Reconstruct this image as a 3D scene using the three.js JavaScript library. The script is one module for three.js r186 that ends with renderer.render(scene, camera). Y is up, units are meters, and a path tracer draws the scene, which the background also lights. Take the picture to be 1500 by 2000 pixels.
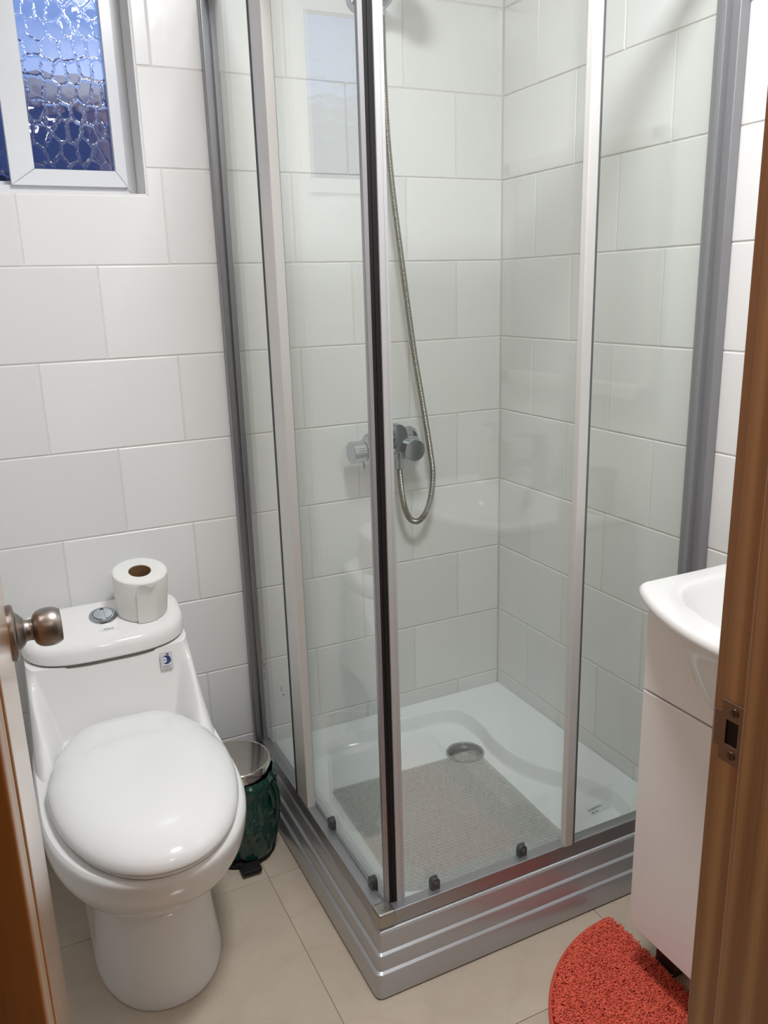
import * as THREE from 'three';
import { RoundedBoxGeometry } from 'three/addons/geometries/RoundedBoxGeometry.js';
import { mergeGeometries, toCreasedNormals } from 'three/addons/utils/BufferGeometryUtils.js';
import { RectAreaLightUniformsLib } from 'three/addons/lights/RectAreaLightUniformsLib.js';
import { ImprovedNoise } from 'three/addons/math/ImprovedNoise.js';

// ---------------------------------------------------------------- camera, sky, lamps, exposure
const renderer = new THREE.WebGLRenderer({ antialias: true });
renderer.toneMapping = THREE.LinearToneMapping;
renderer.toneMappingExposure = 0.53;
renderer.shadowMap.enabled = true;
const scene = new THREE.Scene();
scene.background = new THREE.Color(0.40, 0.66, 1.42);           // blue dusk sky outside the window
const camera = new THREE.PerspectiveCamera(63.935, 0.75, 0.02, 60);
camera.position.set(-1.2951, 1.3218, 1.9306);
camera.rotation.set(-0.2654, -0.4464, -0.0287, 'YXZ');
const LAMP = { pos: [-0.75, 2.325, 1.12], size: 0.24, power: 195, color: [0.94, 0.965, 1.0] };
const HALL = { pos: [-0.9, 2.25, 2.7], power: 1.5, color: [1.0, 0.95, 0.90] };

// ---------------------------------------------------------------- helpers
let seed = 7;
const rnd = () => { seed = (seed * 1664525 + 1013904223) >>> 0; return seed / 4294967296; };
const rr = (a, b) => a + (b - a) * rnd();
const perlin = new ImprovedNoise();
const noise = (x, y, z = 0) => perlin.noise(x, y, z);
const used = {};
function numbered(name) { const n = used[name] = (used[name] ?? -1) + 1; return n ? `${name}_${String(n).padStart(3, '0')}` : name; }
function shade(o) { o.castShadow = true; o.receiveShadow = true; return o; }
function mesh(name, geo, m, parent) {
  const g = Array.isArray(geo) ? merge(geo) : geo;
  const o = shade(new THREE.Mesh(g, m)); o.name = parent ? name : numbered(name);
  (parent || scene).add(o); return o;
}
function merge(list) {
  const l = list.map((g) => { const c = g.index ? g.toNonIndexed() : g.clone(); for (const k of Object.keys(c.attributes)) if (!['position', 'normal', 'uv'].includes(k)) c.deleteAttribute(k);
    if (!c.attributes.uv) c.setAttribute('uv', new THREE.BufferAttribute(new Float32Array(c.attributes.position.count * 2), 2)); return c; });
  return mergeGeometries(l);
}
function thing(name, label, category, pos = [0, 0, 0], ry = 0) {
  const o = new THREE.Group(); o.name = numbered(name); o.position.set(...pos); o.rotation.y = ry;
  o.userData = { label, category, kind: 'thing' }; scene.add(o); return o;
}
function struct(name) { const o = new THREE.Group(); o.name = name; o.userData = { kind: 'structure' }; scene.add(o); return o; }
function tagged(o, label, category) { o.userData = { label, category, kind: 'thing' }; return o; }
function box(w, h, d, x, y, z, r = 0.002) {
  const g = r > 0 ? new RoundedBoxGeometry(w, h, d, 2, Math.min(r, w / 2.01, h / 2.01, d / 2.01)) : new THREE.BoxGeometry(w, h, d);
  return g.translate(x, y, z);
}
const span = (x0, x1, y0, y1, z0, z1, r) => box(x1 - x0, y1 - y0, z1 - z0, (x0 + x1) / 2, (y0 + y1) / 2, (z0 + z1) / 2, r);
const creased = (g, a) => toCreasedNormals(g.scale(1000, 1000, 1000), a).scale(.001, .001, .001);   // its vertex matching works to 1/100 unit
function lathe(pts, seg = 48) { return new THREE.LatheGeometry(pts.map((p) => new THREE.Vector2(...p)), seg); }
function cyl(r, h, axis, x, y, z, r2 = r, seg = 32, bev = 0.0012) {     // a bevelled cylinder along an axis, centred
  const b = Math.min(bev, h / 3, r / 3);
  const g = lathe([[0, -h / 2], [r - b, -h / 2], [r - b * .3, -h / 2 + b * .3], [r, -h / 2 + b], [r2, h / 2 - b], [r2 - b * .3, h / 2 - b * .3], [r2 - b, h / 2], [0, h / 2]], seg);
  const c = creased(g, 0.36);
  if (axis === 'x') c.rotateZ(-Math.PI / 2); if (axis === 'z') c.rotateX(Math.PI / 2);
  return c.translate(x, y, z);
}
function tube(pts, r, seg = 60, rad = 12) { return new THREE.TubeGeometry(new THREE.CatmullRomCurve3(pts.map((p) => new THREE.Vector3(...p)), false, 'centripetal'), seg, r, rad); }
function loft(rings, capA = true, capB = true, crease = 0.9) {          // rings: arrays of [x,y,z] with equal counts
  const n = rings[0].length, pos = [], idx = [], uv = [];
  rings.forEach((r, j) => r.forEach((p, i) => { pos.push(...p); uv.push(i / n, j / rings.length); }));
  for (let j = 0; j + 1 < rings.length; j++) for (let i = 0; i < n; i++) {
    const a = j * n + i, b = j * n + (i + 1) % n, c = a + n, d = b + n; idx.push(a, c, b, b, c, d);
  }
  const cap = (j, flip) => { const m = [0, 0, 0]; rings[j].forEach((p) => p.forEach((v, k) => (m[k] += v / n))); const k = pos.length / 3; pos.push(...m); uv.push(.5, .5);
    for (let i = 0; i < n; i++) { const a = j * n + i, b = j * n + (i + 1) % n; flip ? idx.push(k, b, a) : idx.push(k, a, b); } };
  if (capA) cap(0, false); if (capB) cap(rings.length - 1, true);
  const g = new THREE.BufferGeometry(); g.setAttribute('position', new THREE.Float32BufferAttribute(pos, 3)); g.setAttribute('uv', new THREE.Float32BufferAttribute(uv, 2)); g.setIndex(idx);
  return creased(g, crease);
}
const dense = (rows, n = 4) => { const out = [], at = (i) => rows[Math.min(rows.length - 1, Math.max(0, i))]; for (let i = 0; i + 1 < rows.length; i++) for (let k = 0; k < n; k++) { const t = k / n; out.push(rows[i].map((_, c) => { const [p, q, r, s] = [at(i - 1)[c], at(i)[c], at(i + 1)[c], at(i + 2)[c]]; return q + .5 * t * (r - p + t * (2 * p - 5 * q + 4 * r - s + t * (3 * (q - r) + s - p))); })); } out.push(rows[rows.length - 1]); return out; };
const mix = (a, b, t) => a + (b - a) * t;
const sstep = (a, b, x) => { const t = Math.min(1, Math.max(0, (x - a) / (b - a))); return t * t * (3 - 2 * t); };
function texture(w, h, fn, srgb = true, repeat) {
  const d = new Uint8Array(w * h * 4);
  for (let y = 0; y < h; y++) for (let x = 0; x < w; x++) { const c = fn(x / w, y / h); const k = (y * w + x) * 4; for (let i = 0; i < 3; i++) d[k + i] = Math.max(0, Math.min(255, c[i])); d[k + 3] = 255; }
  const t = new THREE.DataTexture(d, w, h); t.magFilter = THREE.LinearFilter; t.minFilter = THREE.LinearMipmapLinearFilter; t.generateMipmaps = true;
  t.wrapS = t.wrapT = THREE.RepeatWrapping; if (srgb) t.colorSpace = THREE.SRGBColorSpace; if (repeat) t.repeat.set(...repeat); t.needsUpdate = true; return t;
}
const grey = (v) => [v, v, v];
const wrapNoise = (u, v, f, z) => { // seamless in u and v
  const a = u * Math.PI * 2, b = v * Math.PI * 2, k = f / 6.283; return noise(Math.cos(a) * k + 9.3, Math.sin(a) * k + Math.cos(b) * k * 1.01 + 3.1, Math.sin(b) * k + z); };

// ---------------------------------------------------------------- materials
const S = (hex, roughness, o = {}) => new THREE.MeshStandardMaterial({ color: hex, roughness, ...o });
const P = (hex, roughness, o = {}) => new THREE.MeshPhysicalMaterial({ color: hex, roughness, ...o });
const tileWave = texture(256, 256, (u, v) => grey(128 + 70 * wrapNoise(u, v, 6, 1) + 45 * wrapNoise(u, v, 13, 7)), false);
const tileMats = [0xe9e9e8, 0xe6e6e5, 0xebebea].map((c, i) => P(c, 0.17 + i * 0.02, { bumpMap: tileWave, bumpScale: 0.0006, clearcoat: 0 }));
const groutMat = S(0xdedbd6, 0.9);
const plaster = S(0xe6e5e3, 0.85);
const white = P(0xf1f0ee, 0.07, { specularIntensity: 1 });               // glazed ceramic
const seatMat = P(0xf0f0ef, 0.10);
const acrylic = P(0xf3f7f9, 0.16);
const alu = S(0xa6a7aa, 0.36, { metalness: 0.75 });
const aluWhite = S(0xd9d8d6, 0.38, { metalness: 0.25 });
const silverPaint = P(0xb8babd, 0.30, { metalness: 0.4, clearcoat: 0.5, clearcoatRoughness: 0.2 });
const chrome = S(0xb4babf, 0.08, { metalness: 1 });
const steel = S(0xc9c5c0, 0.14, { metalness: 1 });
const hoseMat = S(0x918d82, 0.26, { metalness: 0.95 });
const bronze = S(0x958c85, 0.36, { metalness: 1 });
const glassMat = P(0xfdfffd, 0.0, { transmission: 1, thickness: 0, ior: 1.48 });
const glassEdge = P(0x9fc4b4, 0.15, { transmission: 0.6, thickness: 0 });
const blackRubber = S(0x060505, 0.75);
const darkPlastic = S(0x4a4d50, 0.38);
const pvc = P(0xf3f2f1, 0.14, { transmission: 0.88, thickness: 0 });
const pvcDome = P(0xf3f3f3, 0.10, { transmission: 0.75, thickness: 0 });
const melamine = P(0xf0ecea, 0.32);
const bagMat = P(0x01392f, 0.22, { clearcoat: 0.6, clearcoatRoughness: 0.15, side: THREE.DoubleSide });
const rugMat = S(0xec6e58, 0.95);
const rugBack = S(0xa83428, 0.95);
const upvc = P(0xe2e4e8, 0.28);
const paperMat = S(0xf1f0ec, 0.95, { bumpMap: texture(256, 256, (u, v) => grey(128 + 60 * Math.sin(u * 6.283 * 24) * Math.sin(v * 6.283 * 24) + 30 * noise(u * 40, v * 40, 3)), false, [6, 2]), bumpScale: 0.0008 });
const cardMat = S(0x8a6a4a, 0.9);
function woodTex(dark, light, s, rings = 7) {
  return texture(512, 1024, (u, v) => {
    const w = u + 0.05 * noise(u * 2, v * 1.3, s) + 0.012 * noise(u * 7, v * 5, s + 4);
    const k = w * rings + 0.7 * noise(w * 3, v * 0.8, s + 9);
    const ring = Math.pow(0.5 + 0.5 * Math.sin(k * 6.283), 2.2);
    const fine = 0.5 + 0.5 * noise(u * 160, v * 3.2, s + 2), pore = noise(u * 260, v * 9, s + 5) > 0.42 ? 0.16 : 0;
    let t = 0.55 * ring + 0.28 * fine + 0.25 * (0.5 + noise(u * 5, v * 1.1, s + 20)) - pore;
    for (const [kx, ky, kr] of [[.3, .23, .02], [.72, .62, .016], [.15, .86, .018]]) { const d = Math.hypot((u - kx) * .5, (v - ky) * .7) / kr; if (d < 3) t -= 0.9 * Math.exp(-d * d * .9); }
    return light.map((c, i) => mix(dark[i], c, Math.max(0, Math.min(1, t))));
  });
}
const jambTex = woodTex([146, 108, 74], [204, 166, 122], 3, 9), doorTex = woodTex([172, 118, 74], [200, 148, 100], 11, 5), casingTex = woodTex([150, 84, 26], [190, 118, 48], 17, 4);
const jambWood = P(0xffffff, 0.34, { map: jambTex, bumpMap: jambTex, bumpScale: 0.0008 });
const doorWood = P(0xffffff, 0.22, { map: doorTex, clearcoat: 0.7, clearcoatRoughness: 0.14 });
const casingWood = P(0xffffff, 0.4, { map: casingTex });
const marble = [0, 1, 2].map((i) => P(0xffffff, 0.13, { map: texture(512, 512, (u, v) => {
  const a = noise(u * 2.2 + i * 9, v * 3.1, 5), b = noise(u * 7, v * 9 + i * 5, 8 + a * 2), c = noise(u * 22, v * 26, 3 + i);
  const vein = Math.exp(-Math.abs(noise(u * 2.6 + b * .25, v * 2 + a * .3, 20 + i)) * 60);
  const k = 13 * a + 7 * b + 4 * c; return [196 + k * .6 - 4 * vein, 182 + k * .6 - 5 * vein, 164 + k * .6 - 7 * vein];
}) }));
const floorGrout = S(0xb9a68c, 0.9);

// ---------------------------------------------------------------- tiled walls
const ROW0 = 0.1874, TH = 0.2, TW = 0.3, CEIL = 2.36, G = 0.0009;        // first joint, tile size, ceiling, half joint
function tileGeo(w, h, b = 0.0026, t = 0.007) {                          // pillowed-edge tile, face at z = 0
  const rings = [[0, -t, 1, 0], [0, -b, 1, 0], [b * .3, -b * .3, .7, .7], [b, 0, .25, .97]], pos = [], nor = [], uv = [], idx = [];
  const sx = [-1, 1, 1, -1], sy = [-1, -1, 1, 1];
  const put = (x, y, z, n) => { pos.push(x, y, z); nor.push(...n); uv.push(x, y); };
  for (let e = 0; e < 4; e++) { const f = (e + 1) % 4, nx = [0, 1, 0, -1][e], ny = [-1, 0, 1, 0][e], s = pos.length / 3;
    for (const [i, z, o, u] of rings) for (const c of [e, f]) put(sx[c] * (w / 2 - i), sy[c] * (h / 2 - i), z, [nx * o, ny * o, u]);
    for (let r = 0; r < 3; r++) { const a = s + r * 2; idx.push(a, a + 1, a + 2, a + 1, a + 3, a + 2); } }
  const s = pos.length / 3; for (let c = 0; c < 4; c++) put(sx[c] * (w / 2 - b), sy[c] * (h / 2 - b), 0, [0, 0, 1]);
  idx.push(s, s + 1, s + 2, s, s + 2, s + 3);
  const g = new THREE.BufferGeometry(); g.setAttribute('position', new THREE.Float32BufferAttribute(pos, 3)); g.setAttribute('normal', new THREE.Float32BufferAttribute(nor, 3)); g.setAttribute('uv', new THREE.Float32BufferAttribute(uv.map((v) => v * 3), 2)); g.setIndex(idx); return g;
}
const tileCache = new Map();
const cachedTile = (w, h) => { const k = `${w.toFixed(4)}_${h.toFixed(4)}`; if (!tileCache.has(k)) tileCache.set(k, tileGeo(w, h)); return tileCache.get(k); };
// rows of tiles from a0 to a1 along the wall; offs = joint offset for even and odd rows; hole = [a0,a1,y0,y1]
function tileWall(parent, a0, a1, offEven, offOdd, place, hole) {
  let n = 0;
  for (let k = -1; k < 11; k++) {
    const y0 = Math.max(0.0, ROW0 + k * TH), y1 = Math.min(CEIL, ROW0 + (k + 1) * TH), off = (((k % 2) + 2) % 2) ? offOdd : offEven;
    for (let j = Math.floor((a0 - off) / TW); j * TW + off < a1; j++) {
      const x0 = Math.max(a0, off + j * TW), x1 = Math.min(a1, off + (j + 1) * TW);
      if (x1 - x0 < 0.006) continue;
      let shape = null, rect = [x0, x1, y0, y1];
      if (hole && x1 > hole[0] && x0 < hole[1] && y1 > hole[2] && y0 < hole[3]) {
        const inX = x0 >= hole[0] && x1 <= hole[1], inY = y0 >= hole[2] && y1 <= hole[3];
        if (inX && inY) continue;
        if (inX) rect = y0 < hole[2] ? [x0, x1, y0, hole[2] + G] : [x0, x1, hole[3] - G, y1];
        else if (inY) rect = x0 < hole[0] ? [x0, hole[0] + G, y0, y1] : [hole[1] - G, x1, y0, y1];
        else {                                                            // an L around a corner of the window
          const low = y0 < hole[2], right = x1 > hole[1];
          const hx = right ? hole[1] : hole[0], hy = low ? hole[2] : hole[3];
          const X = right ? [x0 + G, hx, x1 - G] : [x1 - G, hx, x0 + G], Y = low ? [y0 + G, hy, y1 - G] : [y1 - G, hy, y0 + G];
          shape = [[X[0], Y[0]], [X[2], Y[0]], [X[2], Y[2]], [X[1], Y[2]], [X[1], Y[1]], [X[0], Y[1]]];
        }
      }
      const m = tileMats[(n * 7 + k * 3 + 9) % 3]; n++;
      let o;
      if (shape) {
        const cx = (x0 + x1) / 2, cy = (y0 + y1) / 2, b = 0.0022;
        const inset = shape.map(([x, y], i, s) => { const p = s[(i + s.length - 1) % s.length], q = s[(i + 1) % s.length];
          const ar = s.reduce((t, a, ii) => { const c = s[(ii + 1) % s.length]; return t + a[0] * c[1] - c[0] * a[1]; }, 0) > 0 ? 1 : -1;
          const nrm = (a, c) => { const dx = c[0] - a[0], dy = c[1] - a[1], l = Math.hypot(dx, dy); return [-dy / l * ar, dx / l * ar]; }; const n1 = nrm(p, [x, y]), n2 = nrm([x, y], q);
          return new THREE.Vector2(x - cx + (n1[0] + n2[0]) * b, y - cy + (n1[1] + n2[1]) * b); });
        const g = new THREE.ExtrudeGeometry(new THREE.Shape(inset), { depth: 0.003, bevelEnabled: true, bevelSize: b, bevelThickness: b, bevelSegments: 2 }).translate(0, 0, -0.003 - b);
        o = mesh('tile', g, m, parent); place(o, cx, cy);
      } else {
        const [q0, q1, r0, r1] = rect; if (q1 - q0 < .006 || r1 - r0 < .006) continue;
        o = mesh('tile', cachedTile(q1 - q0 - 2 * G, r1 - r0 - 2 * G), m, parent); place(o, (q0 + q1) / 2, (r0 + r1) / 2);
      }
      o.rotateX(rr(-.0018, .0018)); o.rotateY(rr(-.0018, .0018)); o.translateZ(rr(-.0003, .0003));
    }
  }
}
const XL = -1.50, ZF = 1.467, ZH = 1.60;                                  // left wall, room side and hall side of the door wall
const WIN = [-1.425, -0.917, 1.531, 2.02];                                // window opening in the back wall
const wallBack = struct('wall_back');
mesh('wall_core', [span(XL - .15, WIN[0], 0, CEIL, -.20, -.0018, 0), span(WIN[1], .15, 0, CEIL, -.20, -.0018, 0), span(WIN[0], WIN[1], 0, WIN[2], -.20, -.0018, 0), span(WIN[0], WIN[1], WIN[3], CEIL, -.20, -.0018, 0)], groutMat, wallBack);
tileWall(wallBack, XL, 0, -0.285, -0.14, (o, a, y) => o.position.set(a, y, 0), WIN);
{ // plastered reveal of the window
  const rev = [span(WIN[1] - .004, WIN[1] + .004, WIN[2], WIN[3], -.20, -.002, .001), span(WIN[0] - .004, WIN[0] + .004, WIN[2], WIN[3], -.20, -.002, .001), span(WIN[0], WIN[1], WIN[2] - .004, WIN[2] + .004, -.20, -.002, .001), span(WIN[0], WIN[1], WIN[3] - .004, WIN[3] + .004, -.20, -.002, .001)];
  mesh('reveal', rev, plaster, wallBack);
}
const wallRight = struct('wall_right');
mesh('wall_core', span(.0018, .15, 0, CEIL, -.2, ZH, 0), groutMat, wallRight);
tileWall(wallRight, 0, ZF, 0.148, 0.295, (o, a, y) => { o.position.set(0, y, a); o.rotation.y = -Math.PI / 2; });
const wallLeft = struct('wall_left');
mesh('wall_core', span(XL - .15, XL, 0, CEIL, -.2, ZH, 0), plaster, wallLeft);
const wallFront = struct('wall_front');
mesh('wall_core', [span(-.70, .15, 0, CEIL, ZF, ZH, 0), span(XL - .15, -1.36, 0, CEIL, ZF, ZH, 0), span(-1.36, -.70, 2.06, CEIL, ZF, ZH, 0)], plaster, wallFront);
const ceiling = struct('ceiling');
mesh('ceiling_slab', span(XL - .15, .15, CEIL, CEIL + .12, -.2, ZH, 0), plaster, ceiling);

// ---------------------------------------------------------------- floor
const floor = struct('floor');
mesh('floor_bed', span(-2.2, .6, -.12, -.0025, -.2, 3.9, 0), floorGrout, floor);
{
  const xs = [-1.457 - .6, -1.457, -.857, -.257, .343], zs = [-.265, .333, .926, 1.526, 2.126, 2.726, 3.326, 3.926]; let n = 0;
  for (let i = 0; i + 1 < xs.length; i++) for (let j = 0; j + 1 < zs.length; j++) {
    const x0 = Math.max(xs[i], -2.1), x1 = Math.min(xs[i + 1], .3), z0 = Math.max(zs[j], -.02), z1 = Math.min(zs[j + 1], 3.85);
    const g = tileGeo(x1 - x0 - .0012, z1 - z0 - .0012, .0005, .006); const uv = g.attributes.uv; for (let k = 0; k < uv.count; k++) uv.setXY(k, uv.getX(k) / 3 / .6 + .5 + i * .37, uv.getY(k) / 3 / .6 + .5 + j * .21);
    const o = mesh('tile', g, marble[(i * 2 + j) % 3], floor); o.rotation.x = -Math.PI / 2; o.position.set((x0 + x1) / 2, 0, (z0 + z1) / 2); n++;
  }
}

// ---------------------------------------------------------------- hall behind the camera (seen only in reflections)
const hallWalls = struct('wall_hall');
mesh('wall_core', [span(-2.2, -2.1, 0, CEIL, ZH, 3.9, 0), span(.3, .4, 0, CEIL, ZH, 3.9, 0), span(-2.2, .4, 0, CEIL, 3.8, 3.9, 0), span(.15, .4, 0, CEIL, ZF, ZH, 0), span(-2.2, XL - .15, 0, CEIL, ZF, ZH, 0)], S(0x9a8674, 0.7), hallWalls);
mesh('hall_ceiling', span(-2.2, .4, CEIL, CEIL + .12, ZH, 3.9, 0), plaster, hallWalls);

// ---------------------------------------------------------------- window
const win = struct('window_1');
const Wz = -.10;                                                          // room side of the frame
function frameBars(x0, x1, y0, y1, w, z0, z1, parent, name, m) {          // four mitred bars
  const bar = (a, b, c, d) => { const s = new THREE.Shape([a, b, c, d].map((p) => new THREE.Vector2(...p))); return new THREE.ExtrudeGeometry(s, { depth: z1 - z0 - .004, bevelEnabled: true, bevelSize: .0012, bevelThickness: .002, bevelSegments: 2, bevelOffset: -.0014 }).translate(0, 0, z0 + .002); };
  const [wl, wr, wb, wt] = w;
  mesh(name, bar([x0, y0], [x1, y0], [x1 - wr, y0 + wb], [x0 + wl, y0 + wb]), m, parent);
  mesh(name, bar([x1, y0], [x1, y1], [x1 - wr, y1 - wt], [x1 - wr, y0 + wb]), m, parent);
  mesh(name, bar([x1, y1], [x0, y1], [x0 + wl, y1 - wt], [x1 - wr, y1 - wt]), m, parent);
  mesh(name, bar([x0, y1], [x0, y0], [x0 + wl, y0 + wb], [x0 + wl, y1 - wt]), m, parent);
}
frameBars(WIN[0] + .004, WIN[1] - .004, WIN[2] + .002, WIN[3] - .002, [.028, .024, .026, .026], Wz - .06, Wz, win, 'window_frame', upvc);
function patternGlass(x0, x1, y0, y1, z, s) {                             // rolled glass: cells outlined by raised ridges, a closed slab
  const nx = Math.round((x1 - x0) / .0022), ny = Math.round((y1 - y0) / .0022), pts = [];
  seed = s; for (let j = -2; j < (y1 - y0) / .040 + 2; j++) for (let i = -2; i < (x1 - x0) / .030 + 2; i++) pts.push([x0 + (i + (j & 1) * .5 + rr(-.38, .38)) * .030, y0 + (j + rr(-.30, .30)) * .040]);
  const H = (x, y) => { const wx = x + .003 * noise(x * 160, y * 160, s), wy = y + .003 * noise(x * 160, y * 160, s + 5); let a = 9, b = 9;
    for (const [px, py] of pts) { const d = Math.hypot(wx - px, (wy - py) * .72); if (d < a) { b = a; a = d; } else if (d < b) b = d; }
    const e = b - a; return .0009 * Math.exp(-e * e / (.0017 * .0017)) + .00035 * noise(x * 34, y * 30, s + 9); };
  const pos = [], idx = [], uv = [], W = nx + 1;
  for (const side of [0, 1]) for (let j = 0; j <= ny; j++) for (let i = 0; i <= nx; i++) { const x = mix(x0, x1, i / nx), y = mix(y0, y1, j / ny); pos.push(x, y, side ? z - .004 : z + H(x, y)); uv.push(i / nx, j / ny); }
  const N = W * (ny + 1);
  for (let j = 0; j < ny; j++) for (let i = 0; i < nx; i++) { const a = j * W + i; idx.push(a, a + 1, a + W, a + 1, a + W + 1, a + W); const c = a + N; idx.push(c, c + W, c + 1, c + 1, c + W, c + W + 1); }
  for (let i = 0; i < nx; i++) { idx.push(i, i + N, i + 1, i + 1, i + N, i + 1 + N); const a = ny * W + i; idx.push(a, a + 1, a + N, a + 1, a + 1 + N, a + N); }
  for (let j = 0; j < ny; j++) { const a = j * W; idx.push(a, a + W, a + N, a + W, a + W + N, a + N); const b = a + nx; idx.push(b, b + N, b + W, b + W, b + N, b + W + N); }
  const g = new THREE.BufferGeometry(); g.setAttribute('position', new THREE.Float32BufferAttribute(pos, 3)); g.setAttribute('uv', new THREE.Float32BufferAttribute(uv, 2)); g.setIndex(idx); g.computeVertexNormals(); return g;
}
const winGlass = P(0xf4f8ff, 0.02, { transmission: 1, thickness: 0.005, ior: 1.5 });
frameBars(-1.183, -.942, 1.557, 1.994, [.050, .024, .034, .034], Wz - .022, Wz + .012, win, 'sash', upvc);
mesh('pane', patternGlass(-1.134, -.965, 1.590, 1.962, Wz - .008, 21), winGlass, win);
frameBars(-1.398, -1.150, 1.557, 1.994, [.024, .030, .012, .034], Wz - .052, Wz - .026, win, 'sash', upvc);
mesh('pane', patternGlass(-1.375, -1.179, 1.568, 1.962, Wz - .038, 33), winGlass, win);
// the dusk outside
{
  const h = thing('house', 'dark neighbouring house blurred behind the patterned window glass', 'house', [-1.2, 0, -3.4]);
  mesh('wall', span(-3.5, 3.2, -.5, 2.02, -1, 0, .01), S(0x66707f, .9), h);
  const s = new THREE.Shape([[-3.8, 1.98], [3.5, 1.98], [2.6, 2.46], [-2.9, 2.46]].map((p) => new THREE.Vector2(...p)));
  mesh('roof', new THREE.ExtrudeGeometry(s, { depth: 1.3, bevelEnabled: true, bevelSize: .02, bevelThickness: .02, bevelSegments: 1 }).translate(0, 0, -1.1), S(0x6a6f86, .8), h);
  const gl = S(0x1c2740, .2);
  for (const x of [-1.9, -.35, 1.0]) mesh('window', [span(x, x + .55, 1.1, 1.85, -.02, .02, .006)], gl, h);
  mesh('gutter', span(-3.7, 3.4, 1.94, 2.01, 0, .1, .02), S(0x223048, .6), h);
}

// ---------------------------------------------------------------- door, jambs
const DX = -1.309;
const door = struct('door_1');
function planks(parent, name, list, m, uvScale) { for (const g of list) { const p = g.attributes.position, nn = g.attributes.normal, uv = g.attributes.uv; for (let i = 0; i < p.count; i++) { const ax = Math.abs(nn.getX(i)), az = Math.abs(nn.getZ(i)); uv.setXY(i, (ax > az ? p.getZ(i) : p.getX(i)) * uvScale[0] + .13, p.getY(i) * uvScale[1]); } mesh(name, g, m, parent); } }
planks(door, 'door_leaf', [span(DX - .035, DX, .012, 2.03, .885, 1.477, .003)], doorWood, [1.7, .55]);
{
  const k = new THREE.Group(); k.name = 'door_knob'; door.add(k); k.position.set(DX, .945, .935);
  const smooth = (pts) => new THREE.CatmullRomCurve3(pts.map(([r, h]) => new THREE.Vector3(r, h, 0)), false, 'centripetal').getPoints(60).map((p) => [Math.max(0, p.x), p.y]);
  const prof = (pts) => creased(lathe(pts, 64), .5).rotateZ(-Math.PI / 2);
  mesh('rose', prof([[0, 0], [.033, 0], [.0336, .002], [.0336, .005], [.032, .0068], [.026, .0078], [.0235, .0085], [.021, .0115], [.0175, .0145], [.0155, .0165], [0, .017]]), bronze, k);
  mesh('neck', prof([[0, .016], [.0140, .0165], [.0128, .019], [.0124, .022], [.0126, .0245], [.0134, .0262], [0, .0268]]), bronze, k);
  mesh('knob', prof([...smooth([[.0128, .0255], [.0172, .0275], [.0210, .0320], [.0229, .0390], [.0231, .0465], [.0216, .0525], [.0194, .0566]]), [.0186, .0574], [.012, .0578], [0, .0579]]), bronze, k);
}
const jambL = struct('trim_1');
planks(jambL, 'jamb', [span(-1.36, -1.322, 0, 2.05, ZF, ZH, .002), span(-1.33, -1.3095, 0, 2.04, 1.507, ZH, .002)], jambWood, [2.6, .5]);
planks(jambL, 'casing', [span(-1.41, -1.3085, 0, 2.11, ZH, ZH + .015, .003)], casingWood, [2.2, .5]);
const jambR = struct('trim_2');
planks(jambR, 'jamb', [span(-.757, -.69, 0, 2.05, ZF, ZH, .0015), span(-.766, -.755, 0, 2.04, 1.5045, ZH, .0025)], jambWood, [3.4, .45]);
planks(jambR, 'casing', [span(-.76, -.65, 0, 2.11, ZH, ZH + .015, .003)], jambWood, [2.2, .5]);
const jambT = struct('trim_3');
planks(jambT, 'jamb', [span(-1.36, -.69, 2.03, 2.06, ZF, ZH, .002)], jambWood, [2.2, .5]);
{
  const sp = new THREE.Group(); sp.name = 'strike_plate'; jambR.add(sp); sp.position.set(-.757, .9435, 1.4905);
  const sh = new THREE.Shape(); const hw = .0125, hh = .0285;
  sh.moveTo(-hw, -hh); sh.lineTo(hw, -hh); sh.lineTo(hw, hh); sh.lineTo(-hw, hh); sh.lineTo(-hw, .017); sh.lineTo(-.0195, .0165); sh.lineTo(-.0195, -.0165); sh.lineTo(-hw, -.017);
  const ho = new THREE.Path(); ho.moveTo(-.0075, -.012); ho.lineTo(-.0075, .012); ho.lineTo(.006, .012); ho.lineTo(.006, -.012); sh.holes.push(ho);
  const pl = new THREE.ExtrudeGeometry(sh, { depth: .0014, bevelEnabled: true, bevelSize: .0004, bevelThickness: .0004, bevelSegments: 2 }); pl.rotateY(-Math.PI / 2);
  mesh('plate', pl, S(0x8d7c70, .32, { metalness: 1 }), sp);
  mesh('lip', [cyl(.0022, .033, 'y', .0009, 0, -.0195)], S(0x9a8d84, .3, { metalness: 1 }), sp);
  mesh('latch_hole', [span(-.0003, .0002, -.0125, .0125, -.008, .0065, 0)], S(0x1c0f08, .9), sp);
  for (const y of [-.0205, .0205]) mesh('screw', [cyl(.0042, .0012, 'x', -.0020, y, .0005, .0042, 20, .0005), span(-.0031, -.0024, y - .0004, y + .0004, -.0026, .0036, 0), span(-.0031, -.0024, y - .003, y + .003, .0001, .0009, 0)], S(0x6f6259, .35, { metalness: 1 }), sp);
}

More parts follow.
